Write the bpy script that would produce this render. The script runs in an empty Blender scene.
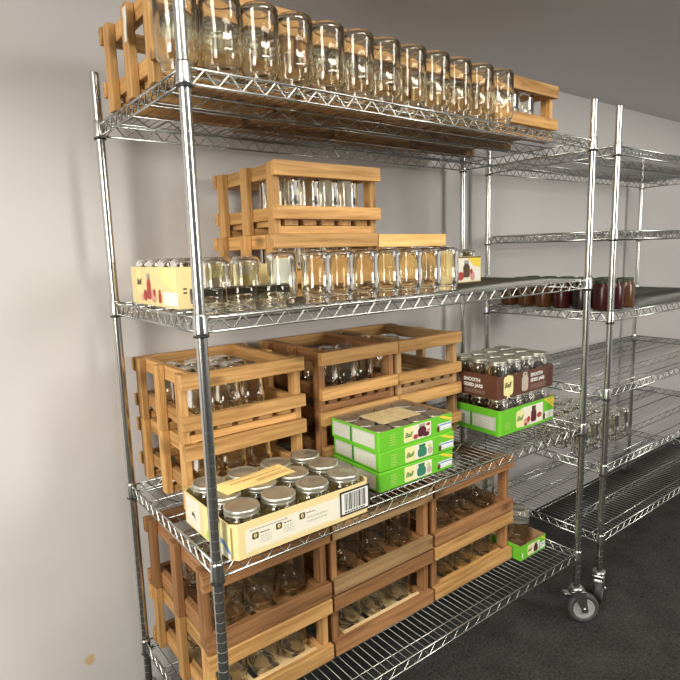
import bpy, bmesh, math, random
from mathutils import Vector, Matrix
random.seed(7)
S = bpy.context.scene
C = S.collection
PI = math.pi
NUM = ['first', 'second', 'third', 'fourth', 'fifth', 'sixth', 'seventh', 'eighth', 'ninth', 'tenth', 'eleventh', 'twelfth',
       'thirteenth', 'fourteenth', 'fifteenth', 'sixteenth', 'seventeenth', 'eighteenth', 'nineteenth', 'twentieth']

# ------------------------------------------------------------------ mesh helper
class MB:
    def __init__(self):
        self.v = []; self.f = []; self.m = []; self.s = []
    def add(self, verts, faces, mi=0, smooth=False):
        b = len(self.v)
        self.v += [tuple(p) for p in verts]
        for f in faces:
            self.f.append(tuple(b + i for i in f)); self.m.append(mi); self.s.append(smooth)
    def box(self, x0, y0, z0, x1, y1, z1, c=0.0, mi=0):
        if c <= 0:
            vs = [(x, y, z) for z in (z0, z1) for y in (y0, y1) for x in (x0, x1)]
            self.add(vs, [(0, 2, 3, 1), (4, 5, 7, 6), (0, 1, 5, 4), (2, 6, 7, 3), (0, 4, 6, 2), (1, 3, 7, 5)], mi)
            return
        bm = bmesh.new()
        bmesh.ops.create_cube(bm, size=1)
        for v in bm.verts:
            v.co = Vector(((x0 + x1) / 2 + v.co.x * (x1 - x0), (y0 + y1) / 2 + v.co.y * (y1 - y0), (z0 + z1) / 2 + v.co.z * (z1 - z0)))
        bmesh.ops.bevel(bm, geom=list(bm.edges), offset=c, segments=1, profile=.5, affect='EDGES')
        bm.verts.index_update()
        self.add([v.co[:] for v in bm.verts], [[v.index for v in f.verts] for f in bm.faces], mi)
        bm.free()
    def tube(self, p, q, r, n=6, mi=0, caps=True):
        p = Vector(p); q = Vector(q); d = (q - p).normalized()
        a = d.orthogonal().normalized(); b = d.cross(a)
        vs = []
        for c in (p, q):
            for i in range(n):
                t = 2 * PI * i / n
                vs.append(c + (a * math.cos(t) + b * math.sin(t)) * r)
        fs = [(i, (i + 1) % n, n + (i + 1) % n, n + i) for i in range(n)]
        self.add(vs, fs, mi, True)
        if caps:
            k = len(self.v) - 2 * n
            self.f.append(tuple(k + i for i in reversed(range(n)))); self.m.append(mi); self.s.append(False)
            self.f.append(tuple(k + n + i for i in range(n))); self.m.append(mi); self.s.append(False)
    def lathe(self, prof, n=24, cx=0, cy=0, cz=0, mi=0, closed=False, smooth=True):
        # prof: list of (r, z); r == 0 only at ends
        rings = []; vs = []
        for r, z in prof:
            if r <= 1e-7:
                rings.append([len(vs)]); vs.append((cx, cy, cz + z))
            else:
                rings.append(list(range(len(vs), len(vs) + n)))
                vs += [(cx + r * math.cos(2 * PI * i / n), cy + r * math.sin(2 * PI * i / n), cz + z) for i in range(n)]
        fs = []
        seq = list(zip(rings, rings[1:])) + ([(rings[-1], rings[0])] if closed else [])
        for A, B in seq:
            for i in range(n):
                j = (i + 1) % n
                if len(A) == 1 and len(B) == 1: continue
                if len(A) == 1: fs.append((A[0], B[j], B[i]))
                elif len(B) == 1: fs.append((A[i], A[j], B[0]))
                else: fs.append((A[i], A[j], B[j], B[i]))
        self.add(vs, fs, mi, smooth)
    def mesh(self, name, mats, sharp=0):
        me = bpy.data.meshes.new(name)
        me.from_pydata(self.v, [], self.f)
        for m in mats: me.materials.append(m)
        me.polygons.foreach_set('material_index', self.m)
        me.polygons.foreach_set('use_smooth', self.s)
        me.update()
        if sharp: me.set_sharp_from_angle(angle=math.radians(sharp))
        return me
    def build(self, name, mats, parent=None, fix=False, origin=None, sharp=0):
        if not isinstance(mats, (list, tuple)): mats = [mats]
        if origin is not None:
            o = Vector(origin); self.v = [tuple(Vector(p) - o) for p in self.v]
        me = self.mesh(name, mats, sharp)
        if fix:
            bm = bmesh.new(); bm.from_mesh(me); bmesh.ops.recalc_face_normals(bm, faces=bm.faces); bm.to_mesh(me); bm.free()
        ob = bpy.data.objects.new(name, me); C.objects.link(ob)
        if origin is not None: ob.location = origin
        if parent: ob.parent = parent
        return ob

def tag(o, label, cat, group=None, kind=None):
    o['label'] = label; o['category'] = cat
    if group: o['group'] = group
    if kind: o['kind'] = kind
    return o
def thing(name, label, cat, loc=(0, 0, 0), rz=0, group=None):
    o = bpy.data.objects.new(name, None); C.objects.link(o)
    o.empty_display_size = .05
    o.location = loc; o.rotation_euler = (0, 0, rz)
    return tag(o, label, cat, group)
def copy_tree(o, parent=None):
    c = o.copy(); C.objects.link(c)
    if parent: c.parent = parent
    for ch in list(o.children): copy_tree(ch, c)
    return c

# ------------------------------------------------------------------ materials
def nmat(name):
    m = bpy.data.materials.new(name); m.use_nodes = True
    nt = m.node_tree; nt.nodes.clear()
    out = nt.nodes.new('ShaderNodeOutputMaterial')
    return m, nt, out
def N(nt, t, **kw):
    n = nt.nodes.new(t)
    for k, v in kw.items():
        if k in n.inputs.keys(): n.inputs[k].default_value = v
        else: setattr(n, k, v)
    return n
def principled(name, col, rough=.5, metal=0., spec=.5, bump=None, var=None, coat=0.):
    m, nt, out = nmat(name)
    p = N(nt, 'ShaderNodeBsdfPrincipled', Roughness=rough, Metallic=metal)
    p.inputs['Base Color'].default_value = (*col, 1); p.inputs['Specular IOR Level'].default_value = spec
    p.inputs['Coat Weight'].default_value = coat
    nt.links.new(p.outputs[0], out.inputs[0])
    tc = N(nt, 'ShaderNodeTexCoord')
    if var:
        sc, amt = var
        nz = N(nt, 'ShaderNodeTexNoise', Scale=sc, Detail=4.)
        nt.links.new(tc.outputs['Object'], nz.inputs['Vector'])
        mp = N(nt, 'ShaderNodeMapRange'); mp.inputs[3].default_value = 1 - amt; mp.inputs[4].default_value = 1 + amt
        nt.links.new(nz.outputs[0], mp.inputs[0])
        mx = N(nt, 'ShaderNodeVectorMath', operation='SCALE'); mx.inputs[0].default_value = col
        nt.links.new(mp.outputs[0], mx.inputs['Scale']); nt.links.new(mx.outputs[0], p.inputs['Base Color'])
    if bump:
        sc, st = bump
        nz = N(nt, 'ShaderNodeTexNoise', Scale=sc, Detail=3.)
        nt.links.new(tc.outputs['Object'], nz.inputs['Vector'])
        b = N(nt, 'ShaderNodeBump', Strength=st, Distance=.002)
        nt.links.new(nz.outputs[0], b.inputs['Height']); nt.links.new(b.outputs[0], p.inputs['Normal'])
    return m
def wood(name, dark, light, axis):
    m, nt, out = nmat(name)
    p = N(nt, 'ShaderNodeBsdfPrincipled', Roughness=.55)
    p.inputs['Specular IOR Level'].default_value = .3
    nt.links.new(p.outputs[0], out.inputs[0])
    tc = N(nt, 'ShaderNodeTexCoord'); oi = N(nt, 'ShaderNodeObjectInfo')
    off = N(nt, 'ShaderNodeVectorMath', operation='SCALE'); off.inputs[0].default_value = (3.1, 5.7, 2.3)
    k = N(nt, 'ShaderNodeMath', operation='MULTIPLY'); k.inputs[1].default_value = 31.0
    nt.links.new(oi.outputs['Random'], k.inputs[0]); nt.links.new(k.outputs[0], off.inputs['Scale'])
    ad = N(nt, 'ShaderNodeVectorMath', operation='ADD')
    nt.links.new(tc.outputs['Object'], ad.inputs[0]); nt.links.new(off.outputs[0], ad.inputs[1])
    mp = N(nt, 'ShaderNodeMapping'); sc = [42., 42., 42.]; sc[axis] = 2.2; mp.inputs['Scale'].default_value = sc
    nt.links.new(ad.outputs[0], mp.inputs[0])
    nz = N(nt, 'ShaderNodeTexNoise', Scale=1.6, Detail=5., Roughness=.6, Distortion=.6)
    nt.links.new(mp.outputs[0], nz.inputs['Vector'])
    cr = N(nt, 'ShaderNodeValToRGB')
    e = cr.color_ramp.elements
    e[0].position = .32; e[0].color = (*dark, 1); e[1].position = .62; e[1].color = (*light, 1)
    nt.links.new(nz.outputs[0], cr.inputs[0])
    # knots
    mk = N(nt, 'ShaderNodeMapping'); sk = [14., 14., 14.]; sk[axis] = 6.; mk.inputs['Scale'].default_value = sk
    nt.links.new(ad.outputs[0], mk.inputs[0])
    vo = N(nt, 'ShaderNodeTexVoronoi', Scale=.75); nt.links.new(mk.outputs[0], vo.inputs['Vector'])
    kr = N(nt, 'ShaderNodeMapRange'); kr.inputs[1].default_value = .07; kr.inputs[2].default_value = .2
    kr.inputs[3].default_value = .42; kr.inputs[4].default_value = 1.
    nt.links.new(vo.outputs['Distance'], kr.inputs[0])
    hv = N(nt, 'ShaderNodeHueSaturation')
    vr = N(nt, 'ShaderNodeMapRange'); vr.inputs[3].default_value = .78; vr.inputs[4].default_value = 1.18
    nt.links.new(oi.outputs['Random'], vr.inputs[0])
    mm = N(nt, 'ShaderNodeMath', operation='MULTIPLY'); nt.links.new(vr.outputs[0], mm.inputs[0]); nt.links.new(kr.outputs[0], mm.inputs[1])
    nt.links.new(mm.outputs[0], hv.inputs['Value']); nt.links.new(cr.outputs[0], hv.inputs['Color'])
    nt.links.new(hv.outputs[0], p.inputs['Base Color'])
    b = N(nt, 'ShaderNodeBump', Strength=.25, Distance=.001)
    nt.links.new(nz.outputs[0], b.inputs['Height']); nt.links.new(b.outputs[0], p.inputs['Normal'])
    return m
PINE = [wood('pine_' + 'xyz'[a], (.37, .185, .056), (.65, .375, .142), a) for a in range(3)]
RED = [wood('redwood_' + 'xyz'[a], (.20, .090, .036), (.40, .200, .082), a) for a in range(3)]
PALE = [wood('pale_pine_' + 'xyz'[a], (.68, .43, .19), (.86, .66, .38), a) for a in range(3)]
YPINE = [wood('yellow_pine_' + 'xyz'[a], (.56, .32, .10), (.78, .52, .20), a) for a in range(3)]
WEATH = [wood('weathered_' + 'xyz'[a], (.27, .155, .07), (.47, .30, .14), a) for a in range(3)]

def glass_mat(name, col, bump):
    m, nt, out = nmat(name)
    g = N(nt, 'ShaderNodeBsdfGlass', Roughness=0.0, IOR=1.52); g.inputs['Color'].default_value = (*col, 1)
    t = N(nt, 'ShaderNodeBsdfTransparent'); t.inputs['Color'].default_value = (*col, 1)
    mx = N(nt, 'ShaderNodeMixShader'); mx.inputs[0].default_value = .97
    nt.links.new(t.outputs[0], mx.inputs[1]); nt.links.new(g.outputs[0], mx.inputs[2]); nt.links.new(mx.outputs[0], out.inputs[0])
    tc = N(nt, 'ShaderNodeTexCoord')
    nz = N(nt, 'ShaderNodeTexNoise', Scale=26., Detail=2.)
    nt.links.new(tc.outputs['Object'], nz.inputs['Vector'])
    b = N(nt, 'ShaderNodeBump', Strength=bump, Distance=.003)
    nt.links.new(nz.outputs[0], b.inputs['Height']); nt.links.new(b.outputs[0], g.inputs['Normal'])
    return m
GLASS = glass_mat('jar_glass', (.995, .99, .955), .09)
CHROME = principled('chrome', (.68, .68, .65), .24, 1.0, bump=(60, .06))
CHROME_W = principled('chrome_wire', (.55, .56, .53), .27, 1.0)
CHROME_D = principled('shaded_wire', (.22, .225, .21), .34, 1.0)  # darker chrome copy: shade of decks and shelf undersides put into the colour
BLACKP = principled('black_plastic', (.012, .012, .012), .4)
STEEL = principled('lid_steel', (.66, .65, .57), .36, .85, bump=(40, .08))
GREYLID = principled('lid_under_film', (.42, .40, .36), .42, .8)
CREAM = principled('cream_card', (.80, .66, .33), .55, var=(9, .05))
CREAMW = principled('cream_white_print', (.82, .78, .65), .5)
KRAFT = principled('kraft_card', (.34, .20, .10), .75, var=(14, .1))
GREEN = principled('green_card', (.15, .54, .03), .38, var=(8, .05))
GREEND = principled('dark_green_print', (.03, .20, .05), .5)
BROWN = principled('brown_card', (.115, .045, .026), .4, var=(8, .08))
WHITE = principled('white_print', (.82, .82, .78), .5)
GREYW = principled('pale_grey_print', (.52, .55, .46), .5)
GREYT = principled('grey_text', (.36, .34, .28), .6)
BLACK = principled('black_print', (.015, .013, .012), .5)
DKBRN = principled('dark_brown_print', (.09, .05, .02), .5)
YELLOW = principled('yellow_print', (.82, .62, .06), .45)
YCREAM = principled('pale_yellow_print', (.83, .77, .36), .5)
BLUE = principled('blue_print', (.12, .28, .62), .5)
LIME = principled('lime_print', (.52, .66, .16), .5)
REDP = principled('red_print', (.42, .05, .04), .5)
PINKP = principled('pink_print', (.66, .32, .26), .5)
JAM = principled('jam_print', (.10, .02, .03), .4)
TEAL = principled('teal_print', (.04, .22, .13), .4)
PINKGREY = principled('pinkish_grey_print', (.52, .43, .37), .5)
NOTE = principled('yellow_paper', (.95, .76, .30), .6)
RUST = principled('rust_ink', (.55, .20, .05), .6)
PAPER = principled('cream_paper', (.74, .60, .34), .6)
PAPER_W = principled('white_paper', (.72, .70, .62), .6)
RUBBER = principled('grey_rubber', (.33, .33, .32), .55)
TYRE = principled('dark_rubber', (.06, .06, .06), .6)
ZINC = principled('zinc_plate', (.6, .6, .6), .3, 1.0)
PRES_R = principled('red_preserve', (.045, .006, .007), .25)
PRES_A = principled('amber_preserve', (.085, .032, .010), .25)
PRES_D = principled('dark_preserve', (.018, .008, .009), .25)
LIDG = principled('dark_green_lid', (.06, .07, .045), .4, .5)
def film_mat():
    m, nt, out = nmat('shrink_film')
    t = N(nt, 'ShaderNodeBsdfTransparent'); t.inputs[0].default_value = (.95, .95, .93, 1)
    g = N(nt, 'ShaderNodeBsdfGlossy', Roughness=.16); g.inputs[0].default_value = (.9, .9, .9, 1)
    mx = N(nt, 'ShaderNodeMixShader')
    tc = N(nt, 'ShaderNodeTexCoord'); nz = N(nt, 'ShaderNodeTexNoise', Scale=26., Detail=3., Distortion=1.5)
    b = N(nt, 'ShaderNodeBump', Strength=.6, Distance=.006)
    mr = N(nt, 'ShaderNodeMapRange'); mr.inputs[1].default_value = .4; mr.inputs[2].default_value = .65; mr.inputs[3].default_value = .03; mr.inputs[4].default_value = .22
    nt.links.new(tc.outputs['Object'], nz.inputs['Vector']); nt.links.new(nz.outputs[0], b.inputs['Height']); nt.links.new(nz.outputs[0], mr.inputs[0])
    nt.links.new(b.outputs[0], g.inputs['Normal'])
    nt.links.new(mr.outputs[0], mx.inputs[0]); nt.links.new(t.outputs[0], mx.inputs[1]); nt.links.new(g.outputs[0], mx.inputs[2])
    nt.links.new(mx.outputs[0], out.inputs[0])
    return m
FILM = film_mat()

# ------------------------------------------------------------------ measures of the rack
L, D = 1.568, .61
Z1, Z2, Z3, Z4 = 1.8995, 1.3891, .8161, .2760
FZ = -.033      # floor level
TOP = 2.038
WALL_Y = .705

# ------------------------------------------------------------------ the setting
def wall_mat():
    m, nt, out = nmat('painted_wall')
    p = N(nt, 'ShaderNodeBsdfPrincipled', Roughness=.75); p.inputs['Specular IOR Level'].default_value = .25
    nt.links.new(p.outputs[0], out.inputs[0])
    tc = N(nt, 'ShaderNodeTexCoord')
    nz = N(nt, 'ShaderNodeTexNoise', Scale=1.7, Detail=4.); nt.links.new(tc.outputs['Object'], nz.inputs['Vector'])
    mr = N(nt, 'ShaderNodeMapRange'); mr.inputs[3].default_value = .96; mr.inputs[4].default_value = 1.04
    nt.links.new(nz.outputs[0], mr.inputs[0])
    base = N(nt, 'ShaderNodeVectorMath', operation='SCALE'); base.inputs[0].default_value = (.635, .61, .60)
    nt.links.new(mr.outputs[0], base.inputs['Scale'])
    # small ochre stain low on the wall, left of the rack
    sb = N(nt, 'ShaderNodeVectorMath', operation='SUBTRACT'); sb.inputs[1].default_value = (-.155, WALL_Y, .225)
    nt.links.new(tc.outputs['Object'], sb.inputs[0])
    n2 = N(nt, 'ShaderNodeTexNoise', Scale=70., Detail=3.); nt.links.new(tc.outputs['Object'], n2.inputs['Vector'])
    ml = N(nt, 'ShaderNodeVectorMath', operation='MULTIPLY'); ml.inputs[1].default_value = (1.25, 1, 1)
    nt.links.new(sb.outputs[0], ml.inputs[0])
    ln = N(nt, 'ShaderNodeVectorMath', operation='LENGTH'); nt.links.new(ml.outputs[0], ln.inputs[0])
    d = N(nt, 'ShaderNodeMath', operation='MULTIPLY_ADD'); d.inputs[1].default_value = .022; nt.links.new(n2.outputs[0], d.inputs[0]); nt.links.new(ln.outputs['Value'], d.inputs[2])
    st = N(nt, 'ShaderNodeMapRange'); st.inputs[1].default_value = .024; st.inputs[2].default_value = .034; st.inputs[3].default_value = .75; st.inputs[4].default_value = 0.
    nt.links.new(d.outputs[0], st.inputs[0])
    mx = N(nt, 'ShaderNodeMix', data_type='RGBA'); mx.inputs['B'].default_value = (.62, .40, .10, 1)
    nt.links.new(st.outputs[0], mx.inputs['Factor']); nt.links.new(base.outputs[0], mx.inputs['A'])
    nt.links.new(mx.outputs['Result'], p.inputs['Base Color'])
    n3 = N(nt, 'ShaderNodeTexNoise', Scale=120., Detail=2.); nt.links.new(tc.outputs['Object'], n3.inputs['Vector'])
    b = N(nt, 'ShaderNodeBump', Strength=.08, Distance=.002); nt.links.new(n3.outputs[0], b.inputs['Height']); nt.links.new(b.outputs[0], p.inputs['Normal'])
    return m
def carpet_mat():
    m, nt, out = nmat('charcoal_carpet')
    p = N(nt, 'ShaderNodeBsdfPrincipled', Roughness=.95); p.inputs['Specular IOR Level'].default_value = .1
    nt.links.new(p.outputs[0], out.inputs[0])
    tc = N(nt, 'ShaderNodeTexCoord')
    nz = N(nt, 'ShaderNodeTexNoise', Scale=95., Detail=6., Roughness=.75); nt.links.new(tc.outputs['Object'], nz.inputs['Vector'])
    n2 = N(nt, 'ShaderNodeTexNoise', Scale=6., Detail=3.); nt.links.new(tc.outputs['Object'], n2.inputs['Vector'])
    sm = N(nt, 'ShaderNodeMath', operation='MULTIPLY_ADD'); sm.inputs[1].default_value = .3; nt.links.new(n2.outputs[0], sm.inputs[0]); nt.links.new(nz.outputs[0], sm.inputs[2])
    cr = N(nt, 'ShaderNodeValToRGB'); e = cr.color_ramp.elements
    e[0].position = .45; e[0].color = (.014, .014, .014, 1); e[1].position = .85; e[1].color = (.080, .080, .077, 1)
    nt.links.new(sm.outputs[0], cr.inputs[0]); nt.links.new(cr.outputs[0], p.inputs['Base Color'])
    b = N(nt, 'ShaderNodeBump', Strength=.9, Distance=.004); nt.links.new(nz.outputs[0], b.inputs['Height']); nt.links.new(b.outputs[0], p.inputs['Normal'])
    return m
def struct(name, m, *box):
    b = MB(); b.box(*box); o = b.build(name, m); o['kind'] = 'structure'; return o
WM = wall_mat()
CEILM = principled('ceiling_paint', (.62, .60, .60), .85, var=(3, .03))
struct('wall_back', WM, -3.2, WALL_Y, FZ, 4.9, WALL_Y + .1, 2.35)
struct('floor', carpet_mat(), -3.2, -4.2, FZ - .1, 4.9, WALL_Y + .1, FZ)
struct('ceiling', CEILM, -3.2, -.30, 2.35, 4.9, WALL_Y + .1, 2.45)
struct('ceiling_high', CEILM, -3.2, -4.2, 3.7, 4.9, -.30, 3.8)
struct('wall_right', WM, 4.8, -4.2, FZ, 4.9, WALL_Y, 2.35)
struct('wall_soffit', WM, -3.2, -.34, 2.45, 4.9, -.24, 3.7)

# ------------------------------------------------------------------ wire racks
def post_mb(z0, z1):
    b = MB(); r = .0127; prof = [(0, z0), (r, z0)]
    z = z0 + .03
    while z < z1 - .03:
        prof += [(r, z - .0013), (r - .0009, z - .0007), (r - .0009, z + .0007), (r, z + .0013)]
        z += .0254
    prof += [(r, z1 - .002), (r - .002, z1), (0, z1)]
    b.lathe(prof, 20)
    return b
def trim(b, p, q, n):
    # two rails with a zigzag between
    p = Vector(p); q = Vector(q); dz = Vector((0, 0, -.031))
    d = (q - p).normalized()
    a = p + d * .017; c = q - d * .017
    b.tube(a, c, .0031, 8); b.tube(a + dz, c + dz, .0031, 8)
    for i in range(n):
        t0 = i / n; t1 = (i + .5) / n; t2 = (i + 1) / n
        P = lambda t: a + (c - a) * t
        b.tube(P(t0) + dz, P(t1), .0020, 6, caps=False); b.tube(P(t1), P(t2) + dz, .0020, 6, caps=False)
def shelf_mb(LL, DD):
    b = MB(); z = -.0031
    nx = round(LL / .058); ny = round(DD / .047)
    trim(b, (0, 0, z), (LL, 0, z), nx); trim(b, (0, DD, z), (LL, DD, z), nx)
    trim(b, (0, 0, z), (0, DD, z), ny); trim(b, (LL, 0, z), (LL, DD, z), ny)
    k = int(LL / .0262); x0 = (LL - (k - 1) * .0262) / 2
    for i in range(k):
        x = x0 + i * .0262
        if x < .02 or x > LL - .02: continue
        b.tube((x, .001, -.0014), (x, DD - .001, -.0014), .0012, 6, 1)
    for y in (.045, .18, .316, .452, .562):
        b.tube((.003, y, -.0056), (LL - .003, y, -.0050), .0024, 6)
    for y in (.18, .452):
        b.tube((.003, y, -.034), (LL - .003, y, -.034), .0022, 6, 1)
        n = round(LL / .09)
        for i in range(n):
            X = lambda t: .003 + (LL - .006) * t / n
            b.tube((X(i), y, -.034), (X(i + .5), y, -.007), .0017, 5, 1, caps=False); b.tube((X(i + .5), y, -.007), (X(i + 1), y, -.034), .0017, 5, 1, caps=False)
    return b
def collar_mb():
    b = MB(); b.lathe([(.0131, -.039), (.0172, -.039), (.0166, -.034), (.0158, .003), (.0146, .007), (.0131, .007)], 22, closed=True); return b
def sleeve_mb():
    b = MB(); b.lathe([(.0129, -.044), (.0168, -.044), (.0172, -.042), (.0172, -.0392), (.0129, -.0392)], 22, closed=True); return b
def caster(parent, x, y, rz):
    e = bpy.data.objects.new('caster', None); C.objects.link(e); e.parent = parent; e.location = (x, y, FZ); e.rotation_euler = (0, 0, rz)
    b = MB(); R = .0635
    # wheel axle along local y, trailing in local x
    tr = MB(); tr.lathe([(.044, -.014), (.058, -.016), (.0635, -.010), (.0635, .010), (.058, .016), (.044, .014)], 32, closed=True)
    tr.v = [(vx + .03, vz, vy + R) for vx, vy, vz in tr.v]; tr.build('tyre', TYRE, e, fix=True)
    wh = MB(); wh.lathe([(0, -.013), (.014, -.0165), (.018, -.013), (.038, -.011), (.043, -.015), (.0445, -.013), (.0445, .013), (.043, .015), (.038, .011), (.018, .013), (.014, .0165), (0, .013)], 32)
    wh.v = [(vx + .03, vz, vy + R) for vx, vy, vz in wh.v]; wh.build('wheel', RUBBER, e, fix=True)
    f = MB()
    for s in (-1, 1):
        yy = s * .021
        prof = [(-.022, .140), (.030, .140), (.044, R - .006), (.040, R - .014), (.022, R - .014), (.016, R)]
        vs = [(px, yy - .0015, pz) for px, pz in prof] + [(px, yy + .0015, pz) for px, pz in prof]; n = len(prof)
        f.add(vs, [tuple(reversed(range(n))), tuple(range(n, 2 * n))] + [(i, (i + 1) % n, n + (i + 1) % n, n + i) for i in range(n)])
    f.box(-.026, -.023, .138, .034, .023, .143, .001)
    f.lathe([(0, .143), (.026, .143), (.028, .148), (.024, .158), (0, .158)], 24)
    f.tube((.03, -.028, R), (.03, .028, R), .007, 12)
    f.build('fork', ZINC, e, fix=True)
    s = MB(); s.lathe([(0, .158), (.011, .158), (.011, .176), (0, .176)], 16); s.build('stem', BLACKP, e)
    k = MB(); k.box(-.052, -.016, .126, -.02, .016, .132, .001); k.build('brake_lever', ZINC, e)
    return e
def rack(label, x0, LL, zs, group=None):
    root = thing('wire_shelving_rack', label, 'shelving', (x0, 0, 0), 0, group)
    pos = [(0, 0), (LL, 0), (0, D), (LL, D)]
    pm = None
    for i, (x, y) in enumerate(pos):
        if pm is None: o = post_mb(.172 + FZ, TOP).build('post', CHROME, root, sharp=20); pm = o.data
        else: o = bpy.data.objects.new('post', pm); C.objects.link(o); o.parent = root
        o.location = (x, y, 0)
    sm = shelf_mb(LL, D).mesh('wire_shelf', [CHROME_W, CHROME_D]); cm = collar_mb().mesh('collar', [CHROME]); sl = sleeve_mb().mesh('plastic_sleeve', [BLACKP])
    for z in zs:
        s = bpy.data.objects.new('wire_shelf', sm); C.objects.link(s); s.parent = root; s.location = (0, 0, z)
        for x, y in pos:
            for nm, me in (('collar', cm), ('plastic_sleeve', sl)):
                o = bpy.data.objects.new(nm, me); C.objects.link(o); o.parent = s; o.location = (x, y, 0)
                if nm == 'plastic_sleeve': o['label'] = 'black plastic sleeve under the collar'
    for (x, y), a in zip(pos, (.4, -.70, 2.6, .9)): caster(root, x, y, a)
    return root
rack('chrome wire rack on casters in front, loaded with wooden crates and glass jars', 0, L, (Z1, Z2, Z3, Z4))
R2X, R2L = 1.750, 1.52
rack('second chrome wire rack standing along the wall beyond the crate-filled rack', R2X, R2L, (1.895, 1.572, 1.243, .925, .598, .284))

# ------------------------------------------------------------------ wooden crates
def crate(label, x, y, z, W, Dp, H=.195, style='A', W1=PINE, W2=PINE, rz=0, floor_w=None):
    root = thing('wooden_crate', label, 'crate', (x, y, z + .0004), rz, 'slatted wooden crates')
    t = .020; e = .0012
    def plank(nm, ax, wset, x0, y0, z0, x1, y1, z1):
        b = MB(); b.box(x0, y0, z0, x1, y1, z1, e)
        b.build(nm, wset[ax], root, origin=((x0 + x1) / 2, (y0 + y1) / 2, (z0 + z1) / 2))
    if style == 'A': lo, up = (.041, .079), (H - .042, H); zf = .041
    else: lo, up = (.004, .050), (H - .049, H - .003); zf = .026
    jit = lambda: random.uniform(-.0012, .0012)
    for (a, b_) in (lo, up):
        plank('front_rail', 0, W1, 0 + jit(), 0, a, W + jit(), t, b_)
        plank('back_rail', 0, W1, 0, Dp - t, a, W, Dp, b_)
        plank('side_rail', 1, W2, .006 + t, t + .0005, a, .006 + 2 * t, Dp - t - .0005, b_)
        plank('side_rail', 1, W2, W - .006 - 2 * t, t + .0005, a, W - .006 - t, Dp - t - .0005, b_)
    for sx in (0, 1):
        xa = .005 if sx == 0 else W - .005 - t
        for yy in (t + .0005, Dp / 2 - .019, Dp - t - .0385):
            plank('upright', 2, W2, xa, yy, 0, xa + t, yy + .038, H - (.0 if yy > t + .01 else .001))
    if style == 'A':
        for yy in (t + .002, Dp / 2 - .015, Dp - t - .032):
            plank('floor_beam', 0, W2, .024, yy, 0, W - .024, yy + .03, .022)
    else:
        for yy in (t + .002, Dp - t - .032):
            plank('floor_beam', 0, floor_w or W2, .0415, yy, 0.001, W - .0415, yy + (.03 if yy > .1 else .015), .016 if yy > .1 or not floor_w else .0475)
    b = MB(); n = 5; x0 = .0415; ww = (W - .083 - (n - 1) * .022) / n
    zb = zf - .018 if style == 'A' else .0165
    for i in range(n):
        xa = x0 + i * (ww + .022); b.box(xa, t + (.019 if style == 'B' and floor_w else .002), zb + .0003, xa + ww, Dp - t - .002, zf, .001)
    b.build('slatted_floor', (floor_w or W2)[1], root)
    return root, zf

# ------------------------------------------------------------------ jars
def jar_mesh(name, R, H, neck, mat=None, n=36, wall=.0022):
    """upturned mason jar: mouth down at z=0, base up at z=H"""
    rn = neck
    out = [(rn - .002, 0.0), (rn - .0003, .0012), (rn, .003), (rn + .0020, .0045), (rn - .0004, .0062), (rn + .0020, .0085), (rn - .0004, .0107), (rn + .0018, .0128), (rn - .0004, .0147),
           (rn + .003, .0165), (rn + .003, .0185), (rn + .0005, .020)]
    sh = .020; k = .022 if R - rn > .0065 else .013
    for i in range(1, 7):
        a = i / 6 * PI / 2
        out.append((rn + .0005 + (R - rn - .0005) * math.sin(a), sh + k * (1 - math.cos(a))))
    zb = sh + k
    out += [(R, zb + .012), (R - .0008, zb + .014), (R - .0008, H * .55), (R - .0008, H - .028), (R, H - .025)]
    for i in range(0, 6):
        a = i / 5 * PI / 2
        out.append((R - .014 + .014 * math.cos(a), H - .015 + .014 * math.sin(a)))
    out += [(R * .70, H), (R * .62, H - .003), (R * .3, H - .0045), (0, H - .005)]
    inn = [(0, H - .010), (R * .6, H - .008), (R - .015, H - .0065), (R - .0065, H - .0125), (R - wall - .0006, H - .026), (R - wall - .0008, H * .55), (R - wall - .0008, zb + .012)]
    for i in range(6, 0, -1):
        a = i / 6 * PI / 2
        inn.append((rn - wall + .001 + (R - rn - .001) * math.sin(a), sh + .002 + k * (1 - math.cos(a))))
    inn += [(rn - wall, .018), (rn - wall, .002), (rn - .0025, .0002)]
    b = MB(); b.lathe(out + inn, n, closed=False)
    # close the lip between last inner and first outer ring
    first = list(range(0, n)); last = list(range(len(b.v) - n, len(b.v)))
    for i in range(n):
        j = (i + 1) % n
        b.f.append((last[i], last[j], first[j], first[i])); b.m.append(0); b.s.append(True)
    me = b.mesh(name, [mat or GLASS])
    bm = bmesh.new(); bm.from_mesh(me); bmesh.ops.recalc_face_normals(bm, faces=bm.faces); bm.to_mesh(me); bm.free()
    return me
JQ = jar_mesh('quart_jar', .0455, .168, .0345)
JP = jar_mesh('pint_jar', .0400, .135, .0325)
JN = jar_mesh('narrow_jar', .0370, .134, .030)
JS = jar_mesh('squat_jar', .0405, .052, .033)
JW = jar_mesh('wide_jar', .0455, .106, .0400)
def jar(me, x, y, z, label, group, rz=None, cat='jar'):
    o = bpy.data.objects.new('mason_jar', me); C.objects.link(o)
    o.location = (x, y, z + .0003); o.rotation_euler = (0, 0, random.uniform(0, 6.28) if rz is None else rz)
    return tag(o, label, cat, group)
def lid_mb(R, H=.017):
    b = MB(); b.lathe([(R - .001, 0), (R, .001), (R, .004), (R - .0012, .0055), (R, .007), (R, H - .004), (R - .0015, H - .001), (R - .004, H), (R - .007, H - .0008), (R - .009, H - .0022), (R * .55, H - .0022), (R * .5, H - .0014), (0, H - .0014)], 36)
    return b
ROWN = {1: ['only row'], 2: ['front row', 'back row'], 3: ['front row', 'middle row', 'back row'], 4: ['front row', 'second row', 'third row', 'back row']}
def side(i, n):
    return 'leftmost' if i == 0 else 'rightmost' if i == n - 1 else NUM[i] + ' from left'
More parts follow.
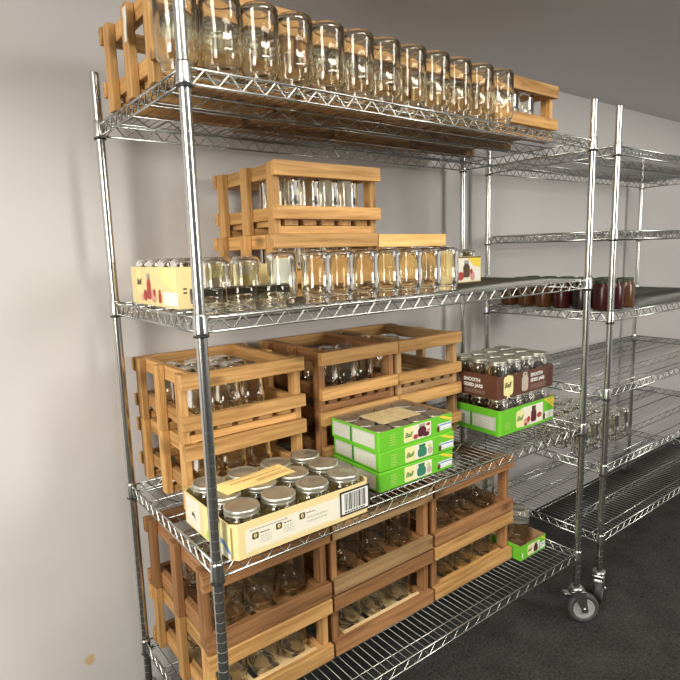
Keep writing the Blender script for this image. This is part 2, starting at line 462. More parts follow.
def fill(cr, me, xs, ys, where, size):
    root, zf = cr
    bx, by, bz = root.location
    for j, y in enumerate(ys):
        for i, x in enumerate(xs):
            rown = ROWN[len(ys)][j]
            lab = '%s jar, %s, %s of %s' % (size, side(i, len(xs)), rown, where) if len(ys) > 1 else '%s jar, %s of those in %s' % (size, side(i, len(xs)), where)
            jar(me, bx + x + random.uniform(-.0002, .0002), by + y + random.uniform(-.002, .002), bz + zf, lab, 'jars in crates')

# ---- top shelf: four crates in a line behind a row of tall jars
tx = [-.014, .378, .752, 1.124]; ty = [.118, .116, .110, .100]; tw = [.380, .368, .368, .374]; td = [.375, .44, .44, .44]; th = [.214, .203, .200, .195]
tl = ['pine crate on the top shelf at its left end, three uprights showing', 'pine crate on the top shelf, second from the left end',
      'pine crate on the top shelf, third from the left end', 'pine crate on the top shelf at its right end, jars behind its rails']
tn = ['the leftmost top crate', 'the second top crate', 'the third top crate', 'the rightmost top crate']
for i in range(4):
    cr = crate(tl[i], tx[i], ty[i], Z1, tw[i], td[i], th[i], W1=PINE, W2=PINE)
    fill(cr, JQ if i < 3 else JP, [[.094, .188, .282], [.0918, .1835, .2752], [.0918, .1835, .2752], [.09, .18, .27]][i], [.078, .175], tn[i], 'tall clear' if i < 3 else 'clear')
    if i == 0: top_left = cr
trow = [.018, .112, .207, .302, .397, .492, .588, .684, .780, .876, .978, 1.076]
b = MB(); 
vs_ = [(-.0005 - .001 * k_, .147 - (.004 if k_ == 1 else 0) + w_ * (.026 - .004 * k_), .196 - .026 * k_) for k_ in range(4) for w_ in (0, 1)]
vs_ += [(x_ - .0012, y_, z_) for x_, y_, z_ in vs_]
b.add(vs_, [f_ for k_ in range(3) for f_ in ((2 * k_, 2 * k_ + 1, 2 * k_ + 3, 2 * k_ + 2), (8 + 2 * k_, 10 + 2 * k_, 11 + 2 * k_, 9 + 2 * k_))])
q = b.build('torn_paper', PAPER_W, top_left[0]); q['label'] = 'scrap of torn white paper on an upright'
for i, x in enumerate(trow):
    jar(JQ, x, (.066 if i == 0 else .048 - .001 * (i % 3)), Z1, 'tall clear jar, ' + side(i, 12) + ', front row of the top shelf', 'tall jars along the top shelf')

# ---- second shelf
cA = crate('pine crate in the middle of the second shelf, lower left under another crate', .352, .262, Z2, .392, .392, H=.186)
cB = crate('pine crate on top of another crate on the second shelf', .362, .258, Z2 + .1865, .394, .397, H=.2035)
cC = crate('yellow pine crate on the second shelf, right of the two stacked crates', .748, .262, Z2, .320, .392, H=.182, W1=YPINE)
fill(cB, JN, [.0838, .1592, .2346, .3100], [.075, .165], 'the top second-shelf crate', 'clear')
fill(cA, JP, [.10, .195, .29], [.08, .18], 'the lower left second-shelf crate', 'clear')
fill(cC, JP, [.084, .165, .2365] if False else [.09, .20], [.08], 'the yellow pine second-shelf crate', 'clear')
srow = [(.278, .108), (.345, .052), (.427, .058), (.509, .054), (.591, .056), (.673, .050), (.755, .052), (.837, .056)]
for i, (x, y) in enumerate(srow):
    o = jar(JP, x, y, Z2, ('upturned jar with white paper inside, leftmost in the second-shelf front row' if i == 0 else 'clear pint jar, %s, second-shelf front row' % side(i, 8)), 'pint jars along the second shelf')
    if i == 0:
        b = MB(); R = .0345; k = 14
        vs = []
        for j in range(k + 1):
            a = -PI * .93 + j / k * PI * .52
            for zz in (.056, .118): vs.append((R * math.cos(a), R * math.sin(a), zz))
        vs2 = [(vx * .985, vy * .985, vz) for vx, vy, vz in vs]
        nn = len(vs)
        fs = [(2 * j, 2 * j + 2, 2 * j + 3, 2 * j + 1) for j in range(k)] + [(nn + 2 * j, nn + 2 * j + 1, nn + 2 * j + 3, nn + 2 * j + 2) for j in range(k)]
        b.add(vs + vs2, fs, 0, True); q = b.build('paper_slip', WHITE, o); q['label'] = 'white paper slip inside the glass'
        o.rotation_euler = (0, 0, 0)
for i, (x, y) in enumerate([(.052, .066), (.138, .062), (.222, .060)]):
    jar(JS, x, y, Z2, 'short squat clear jar on the second shelf front edge, ' + ['partly behind the post', 'middle of the three', 'right of the three'][i], 'squat jars')

# ------------------------------------------------------------------ printed cartons
class Face:
    """prints laid on one face of a box: 2-D outlines lifted a hair off the board"""
    def __init__(self, o, u, n):
        self.o = Vector(o); self.u = Vector(u); self.n = Vector(n); self.w = Vector((0, 0, 1)); self.b = MB(); self.mats = []; self.k = 0
    def top(self, w):
        self.w = Vector(w); return self
    def mi(self, m):
        if m not in self.mats: self.mats.append(m)
        return self.mats.index(m)
    def poly(self, pts, m, lift=1):
        self.k += 1
        h = self.n * (.00035 * lift + .000003 * self.k)
        vs = [self.o + self.u * a + self.w * c + h for a, c in pts]
        self.b.add(vs, [tuple(range(len(vs)))], self.mi(m))
    def rect(self, x0, y0, x1, y1, m, lift=1, r=0):
        if r <= 0: return self.poly([(x0, y0), (x1, y0), (x1, y1), (x0, y1)], m, lift)
        pts = []
        for cx, cy, a0 in ((x1 - r, y0 + r, -90), (x1 - r, y1 - r, 0), (x0 + r, y1 - r, 90), (x0 + r, y0 + r, 180)):
            for i in range(5):
                a = math.radians(a0 + 22.5 * i); pts.append((cx + r * math.cos(a), cy + r * math.sin(a)))
        self.poly(pts, m, lift)
    def disc(self, cx, cy, rx, ry, m, lift=2, n=16):
        self.poly([(cx + rx * math.cos(2 * PI * i / n), cy + ry * math.sin(2 * PI * i / n)) for i in range(n)], m, lift)
    def jarpic(self, cx, y0, w, h, body, lid, lift=3):
        self.rect(cx - w / 2, y0, cx + w / 2, y0 + h * .72, body, lift, r=w * .25)
        self.rect(cx - w * .32, y0 + h * .66, cx + w * .32, y0 + h * .80, body, lift)
        self.rect(cx - w * .36, y0 + h * .80, cx + w * .36, y0 + h, lid, lift)
    def lines(self, x0, y0, x1, y1, n, m, lift=3, fill=.45):
        st = (y1 - y0) / n
        for i in range(n):
            y = y1 - (i + 1) * st; x = x0
            while x < x1:
                w = random.uniform(.003, .009); self.rect(x, y, min(x + w, x1), y + st * fill, m, lift); x += w + .0022
    def text(self, s, x, y, size, m, lift=4, shear=0, align='LEFT', bold=0.0):
        cu = bpy.data.curves.new('lettering', 'FONT'); cu.body = s; cu.size = size; cu.shear = shear; cu.align_x = align; cu.offset = bold; cu.resolution_u = 3
        ob = bpy.data.objects.new('lettering', cu); me = bpy.data.meshes.new_from_object(ob)
        h = self.n * (.00035 * lift)
        self.b.add([self.o + self.u * (x + v.co.x) + self.w * (y + v.co.y) + h for v in me.vertices], [tuple(p.vertices) for p in me.polygons], self.mi(m))
        bpy.data.objects.remove(ob); bpy.data.curves.remove(cu); bpy.data.meshes.remove(me)
    def build(self, name, parent, label=None):
        o = self.b.build(name, self.mats, parent)
        if label: o['label'] = label
        return o
def tray_mb(W, Dp, H, t=.003, cut=0.0):
    b = MB()
    o = [(cut, 0), (W - cut, 0), (W, cut), (W, Dp - cut), (W - cut, Dp), (cut, Dp), (0, Dp - cut), (0, cut)] if cut > 0 else [(0, 0), (W, 0), (W, Dp), (0, Dp)]
    c = Vector((W / 2, Dp / 2)); n = len(o)
    i_ = [(c.x + (x - c.x) * (W / 2 - t) / (W / 2), c.y + (y - c.y) * (Dp / 2 - t) / (Dp / 2)) for x, y in o]
    vs = [(x, y, 0) for x, y in o] + [(x, y, H) for x, y in o] + [(x, y, H) for x, y in i_] + [(x, y, t) for x, y in i_]
    fs = [tuple(reversed(range(n)))]
    mi_out = []
    for i in range(n):
        j = (i + 1) % n; fs.append((i, j, n + j, n + i))
    b.add(vs, fs, 0)
    k = len(b.v) - len(vs)
    for i in range(n):
        j = (i + 1) % n
        for f in ((n + i, n + j, 2 * n + j, 2 * n + i), (2 * n + i, 2 * n + j, 3 * n + j, 3 * n + i)):
            b.f.append(tuple(k + q for q in f)); b.m.append(1); b.s.append(False)
    b.f.append(tuple(k + 3 * n + q for q in range(n))); b.m.append(1); b.s.append(False)
    return b

# ---- cream tray of lidded jars, front left of the third shelf
tx0, ty0, TW, TD, TH = .032, -.020, .420, .288, .088
tr = thing('cardboard_tray', 'cream cardboard tray with a barcode, holding steel-lidded jars beside the front post', 'tray', (tx0, ty0, Z3))
tray_mb(TW, TD, TH, .003, .016).build('tray', [CREAM, CREAM], tr)
f = Face((0, 0, 0), (1, 0, 0), (0, -1, 0))
f.rect(.034, .012, .405, .070, CREAMW, 1)
f.lines(.046, .062, .15, .067, 1, GREYT, 2, .6)
for i, (x, y) in enumerate(((.052, .040), (.117, .043), (.185, .047))):
    f.rect(x, y, x + .017, y + .016, DKBRN, 2, r=.003); f.disc(x + .0085, y + .0085, .0042, .0052, YCREAM, 3); f.rect(x + .0075, y + .006, x + .0098, y + .011, DKBRN, 4)
    f.lines(x + .022, y + .010, x + .047, y + .015, 1, DKBRN, 2, .5); f.lines(x + .022, y - .014, x + (.052 if i < 2 else .085), y + .007, 4 if i < 2 else 2, GREYW, 2, .4)
f.lines(.046, .015, .28, .019, 1, YCREAM, 2, .5)
f.build('front_panel', tr, 'cream white printed panel with three dark numbered squares')
f = Face((0, 0, 0), (1, 0, 0), (0, -1, 0))
f.rect(.312, .012, .412, .080, BLACK, 4); f.rect(.317, .017, .407, .075, WHITE, 5)
x = .327
while x < .396:
    w = random.choice((.0012, .0018, .0030, .0042)); f.rect(x, .026, x + w, .072, BLACK, 6); x += w + random.choice((.0012, .002, .003))
f.lines(.327, .019, .396, .024, 1, BLACK, 6, .8)
f.build('barcode', tr, 'black barcode in a black frame')
f = Face((0, TD, 0), (0, -1, 0), (-1, 0, 0))
f.rect(.025, .006, .115, .084, CREAMW, 1)
f.poly([(.060, .040), (.074, .052), (.071, .046), (.090, .036), (.079, .040), (.084, .026), (.074, .038), (.064, .036)], BLACK, 2)
f.rect(.130, .006, .282, .084, YCREAM, 1)
f.poly([(.14, .006), (.19, .084), (.235, .084), (.21, .05), (.20, .006)], LIME, 2)
f.poly([(.175, .02), (.21, .045), (.25, .04), (.282, .020), (.282, .012), (.24, .028), (.205, .030), (.18, .010)], BLUE, 3)
f.rect(.215, .006, .282, .018, WHITE, 4)
f.build('side_panel', tr, 'colourful printed side panel with lime and blue swoosh')
wl = lid_mb(.0435).mesh('lid', [STEEL])
def lidded(me_j, me_l, x, y, z, H, label, group):
    o = bpy.data.objects.new('mason_jar', me_j); C.objects.link(o); o.location = (x, y, z)
    tag(o, label, 'jar', group)
    l = bpy.data.objects.new('lid', me_l); C.objects.link(l); l.parent = o; l.location = (0, 0, H - .0155)
    l['label'] = 'steel screw lid'
    return o
def upright_jar(name, me):
    m2 = me.copy(); m2.name = name
    H = max(v.co.z for v in m2.vertices)
    for v in m2.vertices: v.co.z = H - v.co.z; v.co.y = -v.co.y
    return m2, H
JWU, HW = upright_jar('wide_jar_upright', JW)
for j in range(3):
    for i in range(4):
        lidded(JWU, wl, tx0 + .0545 + i * .1035, ty0 + .0510 + j * .0930, Z3 + .0032, HW,
               'steel-lidded jar, %s, %s of the cream tray' % (side(i, 4), ROWN[3][j]), 'steel-lidded jars in the cream tray')
# yellow paper slip lying over the lids
zl = Z3 + .0032 + HW + .0024
nb = MB(); A = math.radians(-1.5)
P = [(.085, .098), (.295, .112), (.290, .190), (.070, .172)]
NX = 12; vs = []
for i in range(NX + 1):
    t = i / NX
    for (a, b_) in ((P[0], P[1]), (P[3], P[2])):
        vs.append((a[0] + (b_[0] - a[0]) * t, a[1] + (b_[1] - a[1]) * t, zl + .0012 * math.sin(t * 9)))
nn = len(vs); vs += [(x, y, z + .0008) for x, y, z in vs]
fs = []
for i in range(NX):
    a, b_, c_, d_ = 2 * i, 2 * i + 2, 2 * i + 3, 2 * i + 1
    fs += [(a, d_, c_, b_), (nn + a, nn + b_, nn + c_, nn + d_)]
    fs += [(a, b_, nn + b_, nn + a), (d_, nn + d_, nn + c_, c_)]
fs += [(0, nn, nn + 1, 1), (2 * NX, 2 * NX + 1, nn + 2 * NX + 1, nn + 2 * NX)]
nb.add(vs, fs); no = nb.build('paper_label', NOTE)
tag(no, 'yellow printed paper slip lying across the steel jar lids', 'paper')
f = Face((.071, .171, zl + .0022), Vector((.220, .018, 0)).normalized(), (0, 0, 1)).top(Vector((.012, -.075, 0)).normalized())
f.rect(.000, .001, .185, .022, RUST, 1) if False else None
f.lines(.030, .008, .200, .015, 1, RUST, 1, .5); f.lines(.040, .026, .205, .034, 1, RUST, 1, .6)
f.lines(.105, .046, .206, .064, 2, RUST, 1, .4)
f.build('printed_lines', no, 'rust brown print')

# ---- shrink-wrapped cases
def green_front(f, W, H, pic):
    f.rect(.0, .0, W, H, GREEN, .5) if False else None
    s = H / .061
    f.lines(.045, .012 * s, .068, .050 * s, 5, LIME, 1, .35)
    f.rect(.100, .007 * s, .218, .054 * s, CREAMW, 1, r=.006)
    f.rect(.100, .007 * s, .142, .054 * s, YCREAM, 2, r=.012)
    f.text('Ball', .104, .022 * s, .021, GREEND, 4, shear=.35, bold=.0004)
    if pic == 'jam':
        f.jarpic(.178, .012 * s, .036, .040 * s, JAM, GREYT, 3); f.disc(.150, .017 * s, .010, .008 * s, REDP, 3); f.disc(.206, .026 * s, .008, .006 * s, PINKP, 3); f.disc(.196, .016 * s, .014, .007 * s, JAM, 4); f.disc(.205, .046 * s, .009, .005 * s, REDP, 3)
    else:
        f.jarpic(.172, .011 * s, .038, .040 * s, TEAL, GREEND, 3); f.disc(.206, .024 * s, .010, .012 * s, PINKGREY, 3); f.disc(.204, .040 * s, .007, .006 * s, LIME, 3)
    f.poly([(.250, .058 * s), (.272, .058 * s), (W - .004, .044 * s), (W - .004, .036 * s), (.285, .044 * s)], YELLOW, 1)
    f.rect(.246, .012 * s, W - .006, .034 * s, WHITE, 1); f.rect(.258, .016 * s, W - .008, .031 * s, BLUE, 2); f.rect(.259, .017 * s, W - .009, .027 * s, WHITE, 3)
    f.jarpic(.250, .010 * s, .011, .022 * s, DKBRN, GREYT, 4)
def green_side(f, Dp, H):
    s = H / .061
    for a, b_ in ((.010, Dp * .42), (Dp * .47, Dp - .016)):
        f.rect(a, .008 * s, b_, .053 * s, GREYW, 1); f.lines(a + .006, .012 * s, b_ - .004, .050 * s, 7, WHITE, 2, .45)
    f.rect(Dp * .432, .006 * s, Dp * .458, .054 * s, GREEND, 1)
ml = lid_mb(.0345, .014).mesh('lid', [GREYLID])
gx, gy, GW, GD, GH = .536, .040, .318, .226, .0608
names = ['lowest', 'middle', 'topmost']
for k in range(3):
    ox = (0, .002, -.001)[k]
    t = thing('jar_case', 'green jar case, %s of three stacked%s' % (names[k], ', clear film and cream paper on top' if k == 2 else ' on the third shelf'), 'case', (gx + ox, gy, Z3 + .0003 + k * (GH + .0012)), (.0, -.012, .006)[k], 'green jar cases')
    if k < 2:
        b = MB(); b.box(0, 0, 0, GW, GD, GH, .0035); b.build('carton', GREEN, t)
    else:
        tray_mb(GW, GD, GH, .002, .0035).build('carton', [GREEN, KRAFT], t)
        for j in range(3):
            for i in range(4):
                q = bpy.data.objects.new('lid', ml); C.objects.link(q); q.parent = t; q.location = (.041 + i * .0787, .038 + j * .075, GH - .016)
                jb = MB(); jb.lathe([(0, .003), (.030, .003), (.035, .010), (.035, GH - .022), (.033, GH - .0158), (0, GH - .0158)], 20); 
                if i == 0 and j == 0: jm = jb.mesh('jar', [principled('jar_under_film', (.30, .30, .26), .2)])
                q2 = bpy.data.objects.new('jar', jm); C.objects.link(q2); q2.parent = t; q2.location = (.041 + i * .0787, .038 + j * .075, 0)
        b = MB(); b.box(.07, .055, GH - .0012, .235, .172, GH - .0004, 0); q = b.build('paper_insert', PAPER, t); q['label'] = 'cream paper sheet under the film'
        b = MB(); b.add([(.0006, .0006, GH + .0004), (GW - .0006, .0006, GH + .0004), (GW - .0006, GD - .0006, GH + .0004), (.0006, GD - .0006, GH + .0004)], [(0, 1, 2, 3)]); b.build('shrink_film', FILM, t)
    f = Face((0, 0, 0), (1, 0, 0), (0, -1, 0)); green_front(f, GW, GH, 'jam' if k == 2 else 'green'); f.build('front_print', t, 'printed front with yellow oval logo and a jar picture')
    f = Face((0, GD, 0), (0, -1, 0), (-1, 0, 0)); green_side(f, GD, GH); f.build('side_print', t, 'two pale text panels')

# pair of taller cases at the right of the third shelf
cap = lid_mb(.0365, .016).mesh('lid', [STEEL])
JPU, HP = upright_jar('pint_jar_upright', JP)
CW, CD, CH = .360, .262, .137
def tall_case(label, x, y, z, rz, style):
    t = thing('jar_case', label, 'case', (x, y, z), rz)
    card = GREEN if style == 'green' else BROWN
    TH_ = .098 if style == 'green' else .088
    z0 = 0 if style == 'green' else .0
    tray_mb(CW, CD, TH_, .002, .008).build('tray', [card, KRAFT if style == 'green' else BROWN], t)
    for j in range(3):
        for i in range(4):
            o = bpy.data.objects.new('jar', JPU); C.objects.link(o); o.parent = t; o.location = (.0515 + i * .0857, .0485 + j * .0825, .0024)
            l = bpy.data.objects.new('lid', cap); C.objects.link(l); l.parent = o; l.location = (0, 0, HP - .0145); l['label'] = 'steel lid'
    ht = .0024 + HP + .0022
    b = MB()
    # film: four leaning sides and a top
    i0 = .0006; i1 = .013
    vs = [(i0, i0, TH_), (CW - i0, i0, TH_), (CW - i0, CD - i0, TH_), (i0, CD - i0, TH_), (i1, i1, ht), (CW - i1, i1, ht), (CW - i1, CD - i1, ht), (i1, CD - i1, ht)]
    b.add(vs, [(0, 1, 5, 4), (1, 2, 6, 5), (2, 3, 7, 6), (3, 0, 4, 7), (4, 5, 6, 7)]); b.build('shrink_film', FILM, t)
    f = Face((0, 0, 0), (1, 0, 0), (0, -1, 0))
    if style == 'green':
        f.lines(.030, .02, .060, .05, 4, LIME, 1, .3)
        f.rect(.128, .010, .275, .086, CREAMW, 1, r=.006); f.rect(.098, .012, .150, .080, YCREAM, 2, r=.014)
        f.text('Ball', .102, .040, .026, GREEND, 4, shear=.35, bold=.0005)
        f.jarpic(.212, .018, .036, .064, JAM, DKBRN, 3); f.disc(.165, .026, .018, .015, PINKP, 3); f.disc(.178, .034, .010, .012, REDP, 4); f.disc(.250, .038, .016, .011, REDP, 3); f.disc(.158, .016, .007, .006, JAM, 4)
        f.poly([(.280, .094), (.300, .094), (CW - .010, .062), (CW - .010, .050), (.310, .076)], YELLOW, 1); f.poly([(.300, .094), (CW - .010, .094), (CW - .010, .066)], YELLOW, 1)
        f.rect(.290, .012, CW - .012, .042, WHITE, 1); f.jarpic(.284, .012, .016, .030, DKBRN, GREYT, 2); f.lines(.300, .020, CW - .02, .034, 2, LIME, 2, .4)
    else:
        f.rect(.030, .010, .088, .084, YCREAM, 1, r=.012); f.rect(.050, .0, .068, .0875, YCREAM, 1)
        f.text('Ball', .033, .042, .027, DKBRN, 4, shear=.35, bold=.0005)
        f.rect(.142, .010, .184, .068, PINKGREY, 1, r=.012); f.rect(.149, .064, .177, .084, PINKGREY, 1, r=.006); f.disc(.163, .076, .005, .004, DKBRN, 2)
        f.text('SMOOTH', .198, .060, .019, WHITE, 3, bold=.0007); f.text('SIDED JARS', .198, .039, .0185, WHITE, 3, bold=.0007)
        f.lines(.198, .012, .300, .032, 3, PINKGREY, 2, .25)
    f.build('front_print', t, 'printed front with a yellow logo label and jar picture')
    f = Face((0, CD, 0), (0, -1, 0), (-1, 0, 0))
    if style == 'green':
        f.rect(.02, .018, CD * .46, .070, GREYW, 1); f.rect(CD * .50, .018, CD - .020, .070, GREYW, 1); f.rect(CD * .465, .016, CD * .49, .072, GREEND, 1)
        f.lines(.028, .022, CD * .44, .066, 7, WHITE, 2, .45); f.lines(CD * .52, .022, CD - .03, .066, 7, WHITE, 2, .45)
    else:
        f.rect(.040, .012, .080, .064, PINKGREY, 1, r=.012); f.rect(.047, .060, .073, .078, PINKGREY, 1, r=.006); f.disc(.060, .072, .005, .004, DKBRN, 2)
        f.text('SMOOTH', .098, .056, .019, WHITE, 3, bold=.0007); f.text('SIDED JARS', .098, .035, .0185, WHITE, 3, bold=.0007)
        f.lines(.098, .012, .200, .028, 3, PINKGREY, 2, .25)
    f.build('side_print', t, 'printed left side')
    return t
tall_case('green shrink-wrapped jar case under the brown case', 1.208, .122, Z3 + .0003, 0, 'green')
tall_case('brown shrink-wrapped case of smooth sided jars stacked on a green case', 1.202, .126, Z3 + .0003 + .0024 + HP + .003, 0, 'brown')

# ---- cream cases on the second shelf
def cream_case(label, x, y, z, W, Dp, H, rows, cols, window):
    t = thing('jar_case', label, 'case', (x, y, z), 0)
    tray_mb(W, Dp, H, .003).build('tray', [CREAM, CREAM], t)
    for j in range(rows):
        for i in range(cols):
            o = bpy.data.objects.new('jar', JPm); C.objects.link(o); o.parent = t
            o.location = (.042 + i * (W - .084) / max(1, cols - 1), .042 + j * (Dp - .084) / max(1, rows - 1), .0033)
    return t
JPm = jar_mesh('short_pint_jar', .0395, .122, .031)
t = cream_case('cream printed case of clear jars at the left end of the second shelf', .038, .205, Z2 + .0003, .252, .350, .104, 4, 3, True)
f = Face((0, .350, 0), (0, -1, 0), (-1, 0, 0))
f.rect(.045, .030, .085, .098, YCREAM, 1, r=.012); f.text('Ball', .048, .055, .024, DKBRN, 4, shear=.35, bold=.0004)
f.jarpic(.142, .016, .030, .070, REDP, GREYT, 3); f.disc(.112, .026, .014, .016, REDP, 3); f.disc(.176, .026, .018, .018, PINKP, 3); f.disc(.184, .036, .008, .010, REDP, 4); f.jarpic(.222, .010, .020, .034, REDP, REDP, 3); f.disc(.09, .02, .012, .010, PINKP, 2)
f.poly([(.225, .101), (.345, .101), (.345, .040), (.285, .055), (.24, .07)], NOTE, 1); f.poly([(.262, .101), (.345, .101), (.345, .05), (.30, .06)], YCREAM, 2)
f.rect(.250, .006, .345, .040, WHITE, 2)
f.build('side_print', t, 'side picture of red jars with a yellow swoosh')
f = Face((0, 0, 0), (1, 0, 0), (0, -1, 0))
f.rect(.012, .038, .022, .042, DKBRN, 1); f.rect(.012, .048, .022, .052, DKBRN, 1); f.rect(.14, .094, .19, .1025, YELLOW, 1)
f.disc(.060, .050, .026, .036, CREAMW, 1); f.jarpic(.105, .018, .05, .066, PINKGREY, YCREAM, 1); f.jarpic(.178, .016, .062, .072, YCREAM, CREAMW, 1); f.disc(.18, .045, .02, .026, NOTE, 3)
f.build('front_print', t, 'pale printed front')
for i, x in enumerate((.100, .184)):
    jar(JPm, x + .018, .162, Z2, 'clear upturned jar standing against the cream case, %s one' % ('left', 'right')[i], 'jars by the cream case')
t = cream_case('small cream case with a dark jar picture, right end of the second shelf', 1.073, .300, Z2 + .0003, .238, .168, .098, 2, 3, False)
f = Face((0, 0, 0), (1, 0, 0), (0, -1, 0))
f.rect(.096, .004, .234, .094, CREAMW, 1); f.poly([(.155, .094), (.234, .094), (.234, .055), (.20, .06)], YELLOW, 2); f.rect(.09, .092, .236, .097, DKBRN, 2)
f.jarpic(.152, .018, .038, .066, DKBRN, GREYT, 3); f.disc(.118, .024, .020, .016, REDP, 3); f.disc(.187, .022, .014, .018, PINKP, 3); f.disc(.180, .040, .008, .01, REDP, 4); f.rect(.205, .006, .233, .040, WHITE, 3)
f.build('front_print', t, 'picture of a dark jam jar')

# ---- third shelf: three stacks of two crates
s3 = [(.052, .272, .393, .400, 'left stack of the third shelf', PINE, PINE), (.512, .274, .328, .392, 'middle stack of the third shelf', PINE, RED), (.8425, .268, .322, .405, 'right stack of the third shelf', PINE, WEATH)]
up = []
for (x, y, W, Dp, w, a, b_) in s3:
    lo = crate('pine crate at the bottom of the ' + w, x, y, Z3, W, Dp, .1955, 'A', a, b_)
    u_ = crate('open-topped pine crate at the top of the ' + w, x + random.uniform(-.002, .002), y, Z3 + .196, W, Dp, .1955, 'A', a, b_)
    up.append((lo, u_))
fill(up[0][1], JP, [.090, .174, .258], [.09, .20, .31], 'the top left third-shelf crate', 'clear')
fill(up[0][0], JP, [.10, .19, .28], [.10], 'the bottom left third-shelf crate', 'clear')
fill(up[1][1], JN, [.0855, .164, .2425], [.09, .19], 'the top middle third-shelf crate', 'clear')
fill(up[2][1], JP, [.09, .175], [.25], 'the top right third-shelf crate', 'clear')

# ---- bottom shelf: three stacks of two crates
s4 = [(.0205, .140, .404, .452, 'left', RED, RED, PALE), (.436, .140, .430, .452, 'middle', RED, RED, PALE), (.880, .140, .444, .452, 'right', RED, RED, PINE)]
for k, (x, y, W, Dp, w, a, b_, fl) in enumerate(s4):
    lo = crate('lower wooden crate of the %s stack on the bottom shelf, jars inside' % w, x, y, Z4, W, Dp, .2055, 'B', PINE if k != 1 else RED, b_ if k else PINE, floor_w=fl)
    u_ = crate('reddish upper crate of the %s stack on the bottom shelf' % w, x, y, Z4 + .206, W, Dp, .229, 'B', RED if k != 1 else WEATH, b_)
    xs = ([.103, .206, .310], [.110, .223, .336], [.125, .237, .352])[k]
    fill(lo, JQ, xs, [.085, .19, .30], 'the lower %s bottom-shelf crate' % w, 'tall clear')
    fill(u_, JQ, xs, [.082, .19, .30], 'the upper %s bottom-shelf crate' % w, 'tall clear')

# ---- open green half tray with one jar at the right end of the bottom shelf
t = thing('cardboard_tray', 'empty cut-down green cardboard tray beside the crates on the bottom shelf', 'tray', (1.330, .105, Z4 + .0003), 0)
b = tray_mb(.170, .150, .062, .003); b.build('tray', [GREEN, KRAFT], t)
f = Face((0, 0, 0), (1, 0, 0), (0, -1, 0))
f.rect(.048, .008, .128, .052, CREAMW, 1, r=.005); f.rect(.044, .008, .076, .052, YCREAM, 2, r=.010); f.text('Ball', .047, .024, .017, GREEND, 4, shear=.35, bold=.0004)
f.jarpic(.101, .010, .028, .040, JAM, GREYT, 3); f.disc(.120, .018, .006, .007, GREYW, 3); f.poly([(.132, .058), (.148, .058), (.166, .046), (.166, .040)], YELLOW, 1); f.rect(.134, .008, .166, .034, WHITE, 1); f.rect(.140, .014, .164, .028, BLUE, 2); f.rect(.142, .015, .164, .024, WHITE, 3)
f.rect(.008, .010, .016, .030, WHITE, 1)
f.build('front_print', t, 'printed front with a yellow logo and jar picture')
jar(JQ, 1.430, .190, Z4 + .0033, 'tall clear upturned jar standing in the cut-down green tray', 'jars in crates')

# ------------------------------------------------------------------ things on the second rack
plid = lid_mb(.034, .015).mesh('lid', [LIDG])
def preserve_mesh(m):
    b = MB(); b.lathe([(0, 0), (.034, 0), (.0385, .004), (.040, .012), (.040, .088), (.036, .104), (.0315, .112), (.0315, .122), (0, .122)], 28); return b.mesh('preserve_jar', [m])
PM = {'red': preserve_mesh(PRES_R), 'amber': preserve_mesh(PRES_A), 'dark': preserve_mesh(PRES_D)}
cols = ['amber', 'amber', 'amber', 'red', 'dark', 'red']
for j in range(6):
    for i in range(3):
        c = cols[(j + (1 if i == 2 else 0)) % 6]
        o = bpy.data.objects.new('preserve_jar', PM[c]); C.objects.link(o); o.location = (R2X + .075 + i * .095, .535 - j * .092, 1.2432)
        tag(o, '%s preserve jar, %s from the wall, %s column, far rack' % (c, NUM[j], ['left', 'middle', 'right'][i]), 'jar', 'preserves on the far rack')
        l = bpy.data.objects.new('lid', plid); C.objects.link(l); l.parent = o; l.location = (0, 0, .113)
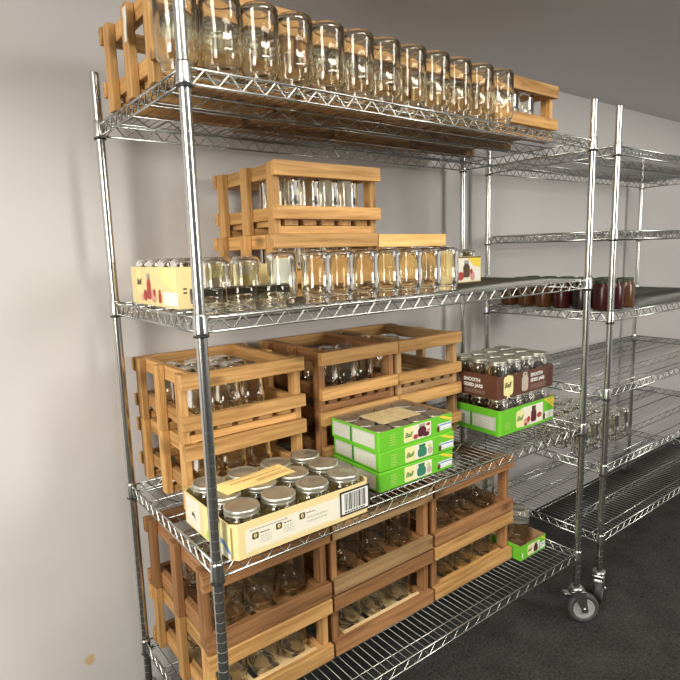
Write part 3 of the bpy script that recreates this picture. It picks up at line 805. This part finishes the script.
for j in range(5):
    for i in range(5):
        jar(JP, R2X + .085 + i * .09, .535 - j * .094, .5982, 'clear jar on the far rack, %s from the wall, %s from its left end' % (NUM[j], NUM[i]), 'clear jars on the far rack')

# ------------------------------------------------------------------ light
W = bpy.data.worlds.new('sky'); S.world = W; W.use_nodes = True
bg = W.node_tree.nodes['Background']; bg.inputs[0].default_value = (.86, .86, 1.0, 1); bg.inputs[1].default_value = .08
def area(name, loc, target, sx, sy, power, col):
    l = bpy.data.lights.new(name, 'AREA'); l.shape = 'RECTANGLE'; l.size = sx; l.size_y = sy; l.energy = power; l.color = col
    o = bpy.data.objects.new(name, l); C.objects.link(o); o.location = loc
    o.rotation_euler = (Vector(target) - Vector(loc)).to_track_quat('-Z', 'Y').to_euler()
    return o
area('window_daylight_left', (-3.0, -1.55, 2.35), (0, -1.35, 1.75), 1.25, 2.4, 190, (1, .955, .86))
area('window_daylight_front', (2.7, -3.8, 2.3), (2.0, .5, 1.6), 1.0, 1.8, 95, (1, .97, .90))

area('ceiling_lamp', (.35, -1.35, 2.75), (.35, -1.1, 0), 1.2, .3, 30, (1, .94, .82))

# ------------------------------------------------------------------ camera
cam = bpy.data.cameras.new('camera'); co = bpy.data.objects.new('camera', cam); C.objects.link(co)
f = Vector((.59969967, .78543621, -.15313479)); r = Vector((.79170396, -.61020108, -.02931679)); u = Vector((.11646948, .10365615, .98777035))
M = Matrix(((r.x, u.x, -f.x, -.5004), (r.y, u.y, -f.y, -1.1479), (r.z, u.z, -f.z, 1.5191), (0, 0, 0, 1)))
co.matrix_world = M
cam.sensor_fit = 'HORIZONTAL'; cam.sensor_width = 36; cam.lens = 569.16 / 680 * 36; cam.clip_start = .02
S.camera = co
S.cycles.max_bounces = 24; S.cycles.transmission_bounces = 20; S.cycles.transparent_max_bounces = 40; S.cycles.glossy_bounces = 6; S.cycles.diffuse_bounces = 4
S.cycles.blur_glossy = .5; S.cycles.sample_clamp_indirect = 10
vs = S.view_settings
S.display_settings.display_device = 'sRGB'
vs.view_transform = 'Standard'; vs.look = 'None'; vs.gamma = 1; vs.use_curve_mapping = False; vs.exposure = .05
